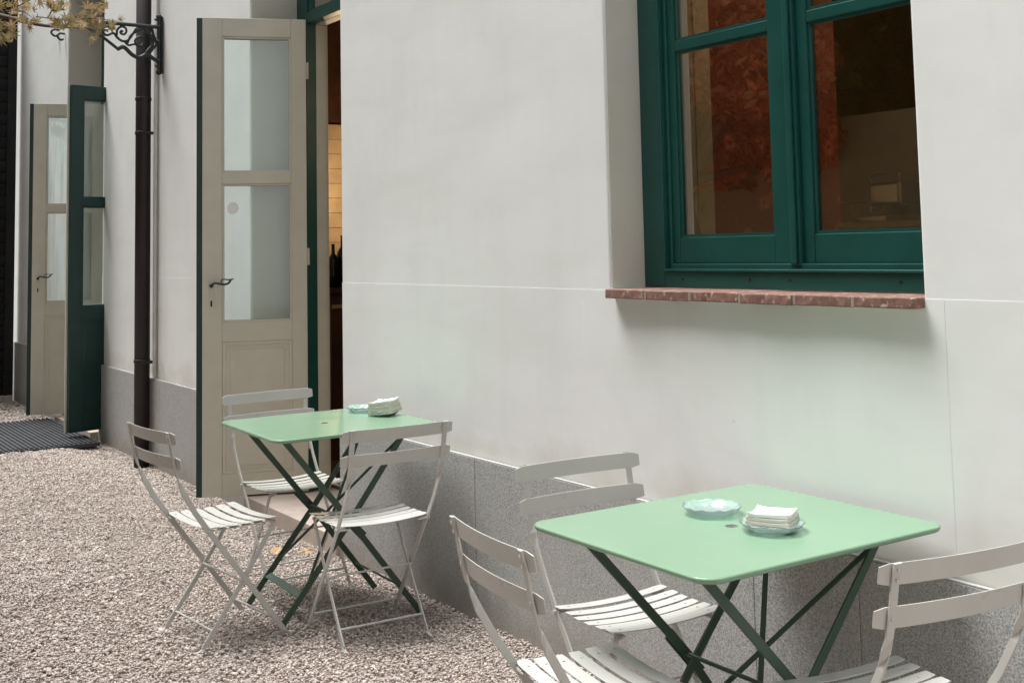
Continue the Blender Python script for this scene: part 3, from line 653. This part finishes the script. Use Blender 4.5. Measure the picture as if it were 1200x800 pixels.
# dark slatted gate closing the yard
t = root('timber_gate', (-13.50, -0.10, 0), 0, 'tall black slatted timber gate closing the left end of the yard', 'gate')
obj('gate_panel', box(-0.05, 0.0, -3.4, 0.06, -0.06, 4.6), M['black'], t)
z = 0.06
while z < 4.4:
    b_ = B(); add_bar(b_, [(0.018, -3.3, z), (0.018, 0.04, z)], (0.35, 0, 1), 0.105, 0.016); obj('slat', b_, M['black'], t); z += 0.125
for y in (-3.38, -1.7, 0.0): obj('gate_post', box(0.0, 0.05, y-0.04, y+0.05, -0.06, 4.62), M['black'], t, bevel=0.004)
tag(obj('ledge_stone', box(-13.5, -13.40, -3.4, -0.06, -0.05, 0.03), M['stone'], bevel=0.006), 'low pale stone ledge along the foot of the black gate', 'ledge')

# door mat
t = root('door_mat', (-10.53, -0.62, 0.0), 0, 'large ribbed dark grey mat in front of the far doorway', 'mat')
obj('mat_base', box(-0.86, 0.86, -0.60, 0.50, -0.02, 0.012), M['rubber'], t, bevel=0.004)
b_ = B(); y = -0.585
while y < 0.49:
    add_box(b_, -0.85, 0.85, y, y+0.016, 0.0122, 0.022); y += 0.036
tag(obj('ribs', b_, painted('worn_rubber_rib', (0.042, 0.046, 0.052), 0.6, 0.2), t), kind='stuff')

# ------------------------------------------------------------ bistro chair (faces local +x)
def make_chair(loc, rz, label):
    t = root('folding_chair', loc, rz, label, 'chair', 'folding bistro chairs around the green tables')
    WU, WF, WR = 0.373, 0.366, 0.340
    ctr = [(-0.171, 0.812), (-0.158, 0.765), (-0.146, 0.70), (-0.134, 0.655), (-0.122, 0.625), (-0.105, 0.585), (-0.062, 0.51), (-0.014, 0.442), (0.045, 0.362), (0.16, 0.208), (0.302, 0.012)]
    tw = [0, 0, 0, 0, 0.5, 1, 1, 1, 1, 1, 1]     # 0: flat to the back, 1: edge-on
    for s in (1, -1):
        y = s*WU/2; pts = [(a, y-s*0.004*min(1, (0.81-z)*2), z) for a, z in ctr]; wd = []
        for k, (a, z) in enumerate(ctr):
            th = tw[k]*math.pi/2; wd.append(Vector((math.sin(th), math.cos(th), 0)))
        b_ = add_bar(B(), pts, wd, 0.020, 0.006)
        e = pts[-1]; add_bar(b_, [e, (e[0]+0.012, e[1], 0.003), (e[0]+0.040, e[1]+s*0.002, 0.001)], (0, 1, 0), 0.013, 0.005)
        for z in (0.798, 0.776, 0.697): 
            a = -0.171+(0.812-z)*0.23
            add_tube(b_, [(a-0.0045, y, z), (a-0.0062, y, z)], 0.004, 8)
        obj('back_leg', b_, M['chair'], t)
    fr = [(0.268, 0.425), (0.205, 0.325), (0.112, 0.19), (-0.022, 0.012)]
    for s in (1, -1):
        y = s*WR/2
        b_ = add_bar(B(), [(a, y, z) for a, z in fr], (1, 0, 0.5), 0.018, 0.006)
        add_bar(b_, [(-0.022, y, 0.012), (-0.034, y, 0.003), (-0.060, y+s*0.002, 0.001)], (0, 1, 0), 0.013, 0.005)
        obj('front_leg', b_, M['chair'], t)
    for (a, z, wd_) in ((0.262, 0.065, WF-0.012), (0.017, 0.065, WR-0.006), (0.131, 0.2275, WF)):
        obj('stretcher', add_tube(B(), [(a, -wd_/2, z), (a, wd_/2, z)], 0.0042, 8), M['chair'], t)
    for s in (1, -1):
        b_ = add_bar(B(), [(-0.012, s*0.150, 0.4275), (0.13, s*0.150, 0.4245), (0.272, s*0.150, 0.4275)], (0, 1, 0), 0.018, 0.005)
        add_tube(b_, [(0.268, s*0.152, 0.424), (0.268, s*(WR/2+0.006), 0.424)], 0.005)
        add_tube(b_, [(-0.006, s*0.152, 0.428), (-0.006, s*(WU/2+0.008), 0.430)], 0.006)
        obj('seat_rail', b_, M['chair'], t)
    # seat slats: dished flat bars with rounded ends
    L = 0.376; me0 = None
    for i in range(6):
        b_ = B(); NN = 16; rows = []
        for k in range(NN+1):
            u = -1+2*k/NN; yy = u*L/2; hw = 0.0195
            if abs(u) > 0.96: hw -= 0.004
            zz = 0.0115*(u*u) - 0.0115
            rows.append([b_.verts.new((sx*hw*(1 if q == 0 else 1), yy, zz+q)) for q in (0.0, -0.003) for sx in ((-1, 1) if q == 0 else (1, -1))])
        for r0, r1 in zip(rows, rows[1:]):
            for j in range(4): b_.faces.new((r0[j], r0[(j+1) % 4], r1[(j+1) % 4], r1[j]))
        b_.faces.new(rows[0][::-1]); b_.faces.new(rows[-1])
        for s in (1, -1):
            bmesh.ops.create_cone(b_, cap_ends=True, segments=8, radius1=0.0045, radius2=0.003, depth=0.0016, matrix=Matrix.Translation((0, s*0.150, -0.0035+0.0008)))
        zi = 0.4455 - 0.006*math.sin(math.pi*i/5)
        if me0 is None:
            o = obj('seat_slat', b_, M['seat'], t, bevel=0.0012); me0 = o.data
        else:
            b_.free(); o = bpy.data.objects.new('seat_slat', me0); link(o, t); bv = o.modifiers.new('edge_bevel', 'BEVEL'); bv.width = 0.0012; bv.segments = 2
        o.location = (0.008+i*0.0495, 0, zi)
    # backrest slats: curved, bowed to the rear
    for zc, hh in ((0.788, 0.046), (0.697, 0.046)):
        xo = -0.171+(0.812-zc)*0.23+0.0048; b_ = B(); NN = 18; rows = []; L2 = 0.446
        for k in range(NN+1):
            u = -1+2*k/NN; h = hh/2-(0.006 if k in (0, NN) else 0.0)
            bow = -0.020*(1-u*u) + 0.020*(1-0.70); tilt = 0.2
            rows.append([b_.verts.new((xo+bow+q-sz*h*tilt*0.9, u*L2/2, sz*h)) for q in (0.0, 0.0032) for sz in ((-1, 1) if q == 0 else (1, -1))])
        for r0, r1 in zip(rows, rows[1:]):
            for j in range(4): b_.faces.new((r0[j], r0[(j+1) % 4], r1[(j+1) % 4], r1[j]))
        b_.faces.new(rows[0][::-1]); b_.faces.new(rows[-1])
        o = obj('backrest_slat', b_, M['chair'], t, bevel=0.0012); o.location = (0, 0, zc)
    return t
chairs = [
 ((-4.560, -1.092, 0), 95.5, 'grey folding chair on open gravel, its back to the yard, near the far green table'),
 ((-5.150, -0.475, 0), 1.0, 'grey folding chair between the far green table and the open beige door'),
 ((-4.090, -0.510, 0), 177.0, 'grey folding chair at the right end of the far green table, back to the camera'),
 ((-2.316, -0.977, 0), 82.5, 'grey folding chair on the yard side of the near green table'),
 ((-2.784, -0.440, 0), -3.5, 'grey folding chair at the left end of the near green table, beside the plinth'),
 ((-1.7276, -0.428, 0), 170.6, 'grey folding chair at the right end of the near green table'),
]
c0 = make_chair(chairs[0][0], R(chairs[0][1]), chairs[0][2])
for k, (l, a, lab) in enumerate(chairs[1:]):
    c = copy_thing(c0, l, R(a), lab)
    for ch in c.children:
        if ch.name.startswith('seat_slat'): ch.location = (ch.location.x+random.uniform(-.0012, .0012), random.uniform(-.002, .002), ch.location.z+random.uniform(-.0006, .0006))

# ------------------------------------------------------------ folding table
def make_table(loc, rz, label, D=0.817):
    t = root('folding_table', loc, rz, label, 'table', 'green folding tables by the wall')
    W, Z = 0.694, 0.74; rc = 0.055; K = 64
    def rr(inset, z, hole=None):
        a, b = W/2-inset, D/2-inset; r = max(rc-inset, 0.004); out = []
        n = K//4
        for cx, cy, t0 in ((a-r, b-r, 0), (-a+r, b-r, 90), (-a+r, -b+r, 180), (a-r, -b+r, 270)):
            for i in range(n):
                th = R(t0+90*i/(n-1)); out.append(Vector((cx+r*math.cos(th), cy+r*math.sin(th), z)))
        return out
    def circ(r, z):
        n = K//4; out = []
        for t0 in (0, 90, 180, 270):
            for i in range(n):
                th = R(t0+90*(i+0.5)/n); out.append(Vector((0.018+r*math.cos(th), -0.024+r*math.sin(th), z)))
        return out
    b_ = B(); rings = [circ(0.0165, Z-0.0022), circ(0.0165, Z), circ(0.02, Z+0.0004), rr(0.008, Z), rr(0.0035, Z-0.0006), rr(0.001, Z-0.0024), rr(0, Z-0.005), rr(0.0008, Z-0.0085), rr(0.003, Z-0.0125), rr(0.0055, Z-0.0145), rr(0.008, Z-0.0125), rr(0.009, Z-0.003)]
    ringmesh(b_, rings, False)
    v = list(b_.verts); k = K
    f0, l0 = v[:k], v[-k:]
    for i in range(k): b_.faces.new((l0[i], l0[(i+1) % k], f0[(i+1) % k], f0[i]))
    top = obj('tabletop', b_, M['tgreen'], t)
    top.data.polygons.foreach_set('use_smooth', [0.02 < abs(p.normal.z) < 0.985 or p.normal.z < 0 and abs(p.normal.z) < .98 for p in top.data.polygons])
    # legs: pair A top on the yard side, foot on the wall side; pair B the other way
    q = D/2-0.0735
    for x in (-0.195, 0.245):
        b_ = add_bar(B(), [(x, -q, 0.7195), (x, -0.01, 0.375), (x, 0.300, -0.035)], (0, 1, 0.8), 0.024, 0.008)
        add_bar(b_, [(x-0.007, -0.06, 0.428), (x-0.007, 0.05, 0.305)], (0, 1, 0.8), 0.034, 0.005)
        obj('leg', b_, M['tleg_shaded'], t)
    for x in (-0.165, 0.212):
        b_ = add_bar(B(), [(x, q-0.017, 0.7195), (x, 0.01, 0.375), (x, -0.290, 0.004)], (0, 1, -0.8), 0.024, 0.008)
        obj('leg', b_, M['tleg_shaded'], t)
    pB = lambda z: q-0.017-(0.7195-z)*(q-0.017+0.29)/0.7155
    pA = lambda z: -q+(0.7195-z)*(q+0.30)/0.7545
    for s in (1, -1):
        obj('cross_brace', add_bar(B(), [(0.022+s*0.185, pB(0.685)+s*0.004, 0.685), (0.022-s*0.185, pB(0.16)+s*0.004, 0.16)], (1, 0, 0), 0.016, 0.005), M['tleg_shaded'], t)
    obj('stretcher', add_bar(B(), [(-0.160, pB(0.11), 0.11), (0.207, pB(0.11), 0.11)], (0, 1, 0.6), 0.030, 0.005), M['tleg_shaded'], t)
    obj('stretcher', add_bar(B(), [(-0.190, pA(0.09), 0.09), (0.240, pA(0.09), 0.09)], (0, 1, -1), 0.016, 0.006), M['tleg_shaded'], t)
    obj('pivot_rod', add_tube(B(), [(-0.205, -0.008, 0.368), (0.255, -0.008, 0.368)], 0.006), M['tleg_shaded'], t)
    for y in (-q, q-0.017):
        obj('top_rail', add_bar(B(), [(-0.28, y, 0.7235), (0.30, y, 0.7235)], (0, 1, 0), 0.022, 0.012), M['tleg_shaded'], t)
    return t
TB2 = Vector((-2.268, -0.4364, 0)); TB1 = Vector((-4.6697, -0.466, 0))
t2 = make_table(TB2, R(-0.45), 'near green square metal folding table with a glass dish and napkins on top')
make_table(TB1, R(-1.66), 'far green metal folding table by the doorway with a napkin stack near the wall', 0.72)

# ------------------------------------------------------------ things on the tables
def glass_dish(loc, label, r=0.078):
    p = [(0.001, 0), (r*0.62, 0.0), (r*0.72, 0.003), (r*0.93, 0.014), (r, 0.021), (r*1.01, 0.023), (r*0.985, 0.0245), (r*0.90, 0.0175), (r*0.68, 0.0075), (r*0.4, 0.0055), (0.001, 0.0055)]
    b_ = add_lathe(B(), p, k=72)
    for v in b_.verts:
        rr_ = math.hypot(v.co.x, v.co.y); th = math.atan2(v.co.y, v.co.x)
        if rr_ > r*0.3: v.co.z += 0.0016*math.cos(12*th)*(rr_/r)**2*(1 if v.co.z > 0.002 else 0)
    o = obj('glass_dish', b_, M['dish'], smooth=True); o.location = loc
    return tag(o, label, 'dish', 'pale glass dishes on the tables')
def napkins(loc, rz, label, n=4, size=0.108, lift=0.0):
    t = root('napkin_stack', loc, rz, label, 'napkins')
    z = 0.0
    for i in range(n):
        b_ = B(); K = 8; th = 0.0085; s = size/2*(1-0.02*i)+random.uniform(-.001, .001); gr = {}
        for a in range(K+1):
            for c in range(K+1):
                u, v = -1+2*a/K, -1+2*c/K
                zz = 0.0025*(u*u*v*v) - 0.0025*(1-u*u)*(1-v*v)*0.5 + random.uniform(-.0004, .0004)
                if i == n-1: zz += 0.004*abs(u)**3*abs(v)**3 + 0.0015*math.sin(3*u+1)
                for q in (0, 1): gr[a, c, q] = b_.verts.new((u*s*(1+0.03*abs(v)**4), v*s*0.86*(1+0.03*abs(u)**4), zz*(0.4+0.6*q)+th*q*(0.92)+z))
        for a in range(K):
            for c in range(K):
                b_.faces.new([gr[x] for x in ((a, c, 1), (a+1, c, 1), (a+1, c+1, 1), (a, c+1, 1))]); b_.faces.new([gr[x] for x in ((a, c, 0), (a, c+1, 0), (a+1, c+1, 0), (a+1, c, 0))])
        for a in range(K):
            b_.faces.new([gr[x] for x in ((a, 0, 0), (a+1, 0, 0), (a+1, 0, 1), (a, 0, 1))]); b_.faces.new([gr[x] for x in ((a, K, 0), (a, K, 1), (a+1, K, 1), (a+1, K, 0))])
            b_.faces.new([gr[x] for x in ((0, a, 0), (0, a, 1), (0, a+1, 1), (0, a+1, 0))]); b_.faces.new([gr[x] for x in ((K, a, 0), (K, a+1, 0), (K, a+1, 1), (K, a, 1))])
        bmesh.ops.rotate(b_, verts=b_.verts, matrix=Matrix.Rotation(random.uniform(-.05, .05), 3, 'Z'))
        obj('napkin', b_, M['paper'] if i in (n-1,) else M['paperside'], t, smooth=False, bevel=0.0008)
        z += th+0.0008
    return t
glass_dish(TB2+Vector((-0.113, 0.030, 0.7405)), 'empty pale blue glass dish left of the napkins on the near table')
glass_dish(TB2+Vector((0.118, 0.018, 0.7405)), 'glass dish holding the napkin stack on the near table', 0.080)
nk = napkins(TB2+Vector((0.112, 0.026, 0.7492)), R(28), 'stack of white paper napkins on a glass dish on the near table')
obj('printed_mark', add_bar(B(), [(-0.032, -0.018, 0.0372), (-0.006, -0.018, 0.0372)], (0, 1, 0), 0.006, 0.0004, 0.0001), M['ink'], nk)
glass_dish(Vector((-4.855, -0.215, 0.7405)), 'flat pale glass dish near the wall on the far table', 0.070)
glass_dish(Vector((-4.680, -0.195, 0.7405)), 'glass dish under the leaning napkin stack on the far table', 0.066)
nk = napkins(Vector((-4.672, -0.195, 0.7500)), R(24), 'leaning stack of white napkins near the wall on the far table', 6, 0.112)
nk.rotation_euler = (R(3), R(-7), R(30))

# fallen leaves on the gravel
def fallen(loc, rz, s, label):
    b_ = B(); pts = []
    for k in range(14):
        a = 2*math.pi*k/14; r = s*(1 if k % 2 == 0 else 0.45); pts.append(b_.verts.new((r*math.cos(a), r*0.7*math.sin(a), random.uniform(0, s*0.35))))
    c = b_.verts.new((0, 0, s*0.1))
    for k in range(14): b_.faces.new((c, pts[k], pts[(k+1) % 14]))
    o = tag(obj('fallen_leaf', b_, M['fallen']), label, 'leaf'); o.location = loc; o.rotation_euler = (R(8), 0, rz)
fallen((-5.545, -0.340, 0.012), 0.3, 0.055, 'curled orange fallen leaf on the gravel under the far table, left one')
fallen((-5.47, -0.22, 0.008), 1.3, 0.045, 'orange fallen leaf on the gravel under the far table, nearer the doorway step')
fallen((-3.72, -1.62, 0.012), 2.1, 0.03, 'small pale fallen leaf on the gravel by the near table')

# ------------------------------------------------------------ garden: wall, trees, maple
tag(obj('garden_wall', box(-24, 8, -6.3, -6.0, -0.1, 2.66), M['ochre'], bevel=0.01), 'ochre garden wall facing the cafe across the yard', 'wall')
tag(obj('added_reflection_wall', box(6.0, 6.3, -6.0, -0.002, -0.1, 5.2), M['plaster'], bevel=0.01), 'tall pale wall added out of view for the door glass to reflect', 'wall')  # unseen wall, added to give the door panes a pale reflection
def leaf_cloud(name, centers, n, size, mat, parent, seed, maple=False):
    rng = np.random.default_rng(seed); C = np.array([c[:3] for c in centers]); Rr = np.array([c[3] for c in centers])
    k = rng.choice(len(C), n, p=Rr**2/np.sum(Rr**2)); d = rng.normal(size=(n, 3)); d /= np.linalg.norm(d, axis=1)[:, None]
    p = C[k] + d*(Rr[k]*rng.uniform(0.35, 1.0, n)**0.6)[:, None]*np.array([1, 1, 0.75])
    u = rng.normal(size=(n, 3)); u /= np.linalg.norm(u, axis=1)[:, None]; v = np.cross(u, rng.normal(size=(n, 3))); v /= np.linalg.norm(v, axis=1)[:, None]
    s = size*rng.uniform(0.6, 1.3, n)[:, None]
    shp = [(-1, 0), (-0.1, 0.5), (1, 0), (-0.1, -0.5)]
    co_ = np.stack([p+u*s*a+v*s*b for a, b in shp], 1).reshape(-1, 3)
    me = bpy.data.meshes.new(name); me.vertices.add(len(co_)); me.vertices.foreach_set('co', co_.astype('f').ravel())
    me.loops.add(4*n); me.loops.foreach_set('vertex_index', np.arange(4*n, dtype='i')); me.polygons.add(n); me.polygons.foreach_set('loop_start', np.arange(0, 4*n, 4, dtype='i')); me.update()
    at = me.attributes.new('tone', 'FLOAT', 'POINT'); at.data.foreach_set('value', np.repeat(np.clip(rng.normal(0.5, 0.22, n)+(rng.uniform(-.2, .2, len(C)))[k], 0, 1), 4).astype('f'))
    me.materials.append(mat); o = bpy.data.objects.new(name, me); link(o, parent); return o
def tree(loc, h, r, label, seed):
    rnd = random.Random(seed); t = root('garden_tree', loc, 0, label, 'tree', 'trees beyond the garden wall')
    b_ = add_tube(B(), catmull([(0, 0, -0.1), (0.06, 0.03, h*0.3), (-0.05, 0.05, h*0.6), (0, 0, h*0.85)], 4), [0.2-0.13*i/12 for i in range(13)], 10)
    cs = [(0, 0, h*0.8, r*0.7)]
    for k in range(30):
        a = rnd.uniform(0, 6.28); q = rnd.uniform(0.3, 1)*r; zz = h*rnd.uniform(0.22, 0.98); e = (q*math.cos(a), q*math.sin(a), zz)
        add_tube(b_, [(0, 0, zz*0.7), (e[0]*0.5, e[1]*0.5, zz*0.88), e], [0.07, 0.045, 0.015], 6); cs.append((*e, rnd.uniform(0.35, 0.6)*r*0.8))
    obj('trunk', b_, M['bark'], t, smooth=True); leaf_cloud('crown', cs, 34000, 0.21, M['leaf_green'], t, seed); return t
tr = [(-15.5, -8.6, 9.6, 3.9, 'leafy green tree beyond the left end of the garden wall'), (-11.6, -8.3, 10.4, 4.0, 'dark green tree beyond the garden wall behind the maple'), (-8.3, -8.6, 9.6, 3.9, 'leafy green tree beyond the garden wall opposite the window'),
      (-5.0, -8.4, 10.0, 4.0, 'broad green tree beyond the garden wall behind the viewer'), (-1.6, -8.4, 9.6, 3.9, 'green tree beyond the right end of the garden wall')]
for i, (x, y, h, r_, lab) in enumerate(tr): tree((x, y, 0), h, r_, lab, 20+i)

mp = root('maple_tree', (-7.9, -4.2, 0), 0, 'maple with red and yellowing leaves, one branch reaching in above the far doorway', 'tree')
b_ = add_tube(B(), catmull([(0, 0, -0.1), (0.05, 0.02, 1.0), (-0.08, 0.1, 2.0), (0, 0.2, 3.2)], 5), [0.14-0.10*i/15 for i in range(16)], 10)
cs = [(0.15, 0.1, 3.5, 0.95)]
rnd = random.Random(5)
for k in range(12):
    a = rnd.uniform(0, 6.28); q = rnd.uniform(0.6, 1.35); e = (q*math.cos(a), q*math.sin(a)-0.1, rnd.uniform(2.4, 4.3))
    add_tube(b_, [(0, 0.1, 2.0), (e[0]*0.5, e[1]*0.5, e[2]*0.88), e], [0.05, 0.03, 0.008], 6); cs.append((*e, rnd.uniform(0.4, 0.65)))
LIMB = catmull([(0.00, 0.15, 2.4), (-0.65, 1.2, 3.15), (-0.75, 2.2, 3.25), (-0.65, 2.9, 3.14), (-0.20, 3.25, 2.98), (0.10, 3.45, 2.92)], 6)
add_tube(b_, LIMB, [0.045-0.041*i/(len(LIMB)-1) for i in range(len(LIMB))], 7)
obj('trunk', b_, M['bark'], mp, smooth=True)
leaf_cloud('crown', cs, 20000, 0.06, M['maple_red'], mp, 9)
# branch tip: real palmate leaves on twigs
def palmate(bm, lay, P, rot, s, tone):
    out = []
    lob = [(0, 1.0), (38, 0.92), (76, 0.72), (114, 0.45), (-38, 0.92), (-76, 0.72), (-114, 0.45)]
    seq = []
    for a, l in sorted(lob):
        seq += [(a-17, 0.26), (a-6, l*0.62), (a, l), (a+6, l*0.62)]
    seq += [(132, 0.2), (180, 0.1)]
    c = bm.verts.new(P); c[lay] = tone; vs = []
    for a, r_ in seq:
        q = rot @ Vector((r_*math.sin(R(a)), r_*math.cos(R(a)), -0.25*r_*r_))*s + P
        v = bm.verts.new(q); v[lay] = tone; vs.append(v)
    for i in range(len(vs)): bm.faces.new((c, vs[i], vs[(i+1) % len(vs)]))
from mathutils import Euler
lb_ = B(); lay = lb_.verts.layers.float.new('tone'); tw_ = B()
def twig(p0, p1, n, s):
    p0, p1 = Vector(p0), Vector(p1); mid = (p0+p1)/2+Vector((rnd.uniform(-.03, .03),)*3)+Vector((0, 0, 0.02))
    pts = catmull([p0, mid, p1], 4); add_tube(tw_, pts, [0.005-0.0035*i/(len(pts)-1) for i in range(len(pts))], 5)
    for k in range(int(n*1.3)):
        f = rnd.uniform(0.3, 1.0) if k else 1.0; q = p0.lerp(p1, f)+Vector((rnd.uniform(-.04, .04), rnd.uniform(-.04, .04), rnd.uniform(-.045, .02)))
        add_tube(tw_, [p0.lerp(p1, f), q], 0.0012, 4)
        palmate(lb_, lay, q, Euler((R(rnd.uniform(60, 120)), R(rnd.uniform(-180, 180)), R(70+rnd.uniform(-60, 60)))).to_matrix(), s*1.2*rnd.uniform(0.6, 1.25), min(1, max(0, rnd.gauss(0.5, 0.25))))
TW = [((-0.65, 2.75, 3.15), (-0.25, 3.0, 3.11), 10, 0.05), ((-0.55, 2.95, 3.13), (-0.05, 3.2, 3.15), 12, 0.05), ((-0.30, 3.1, 3.07), (0.15, 3.3, 3.11), 10, 0.05), ((-0.40, 3.1, 3.09), (0.04, 3.20, 2.96), 12, 0.050), ((-0.20, 3.25, 3.03), (0.26, 3.40, 2.93), 14, 0.052), ((0.10, 3.4, 2.97), (0.40, 3.62, 2.93), 12, 0.052), ((0.10, 3.40, 2.97), (0.32, 3.56, 3.05), 9, 0.050),
      ((-0.10, 3.3, 3.01), (0.18, 3.36, 3.11), 10, 0.050), ((-0.60, 2.9, 3.16), (-0.25, 3.05, 2.91), 10, 0.050), ((-0.80, 2.8, 3.21), (-0.55, 3.15, 2.93), 10, 0.050), ((-0.75, 2.6, 3.23), (-0.90, 3.0, 2.91), 9, 0.050),
      ((0.15, 3.42, 2.96), (0.32, 3.50, 2.84), 6, 0.046), ((-0.70, 2.4, 3.26), (-0.65, 2.7, 3.06), 9, 0.05), ((-0.50, 3.0, 3.11), (-0.10, 3.1, 2.89), 10, 0.05)]
for a in TW: twig(*a)
obj('twigs', tw_, M['bark'], mp); 
lo_ = obj('branch_leaves', lb_, M['maple_tip'], mp, fix=False); lo_['kind'] = 'stuff'
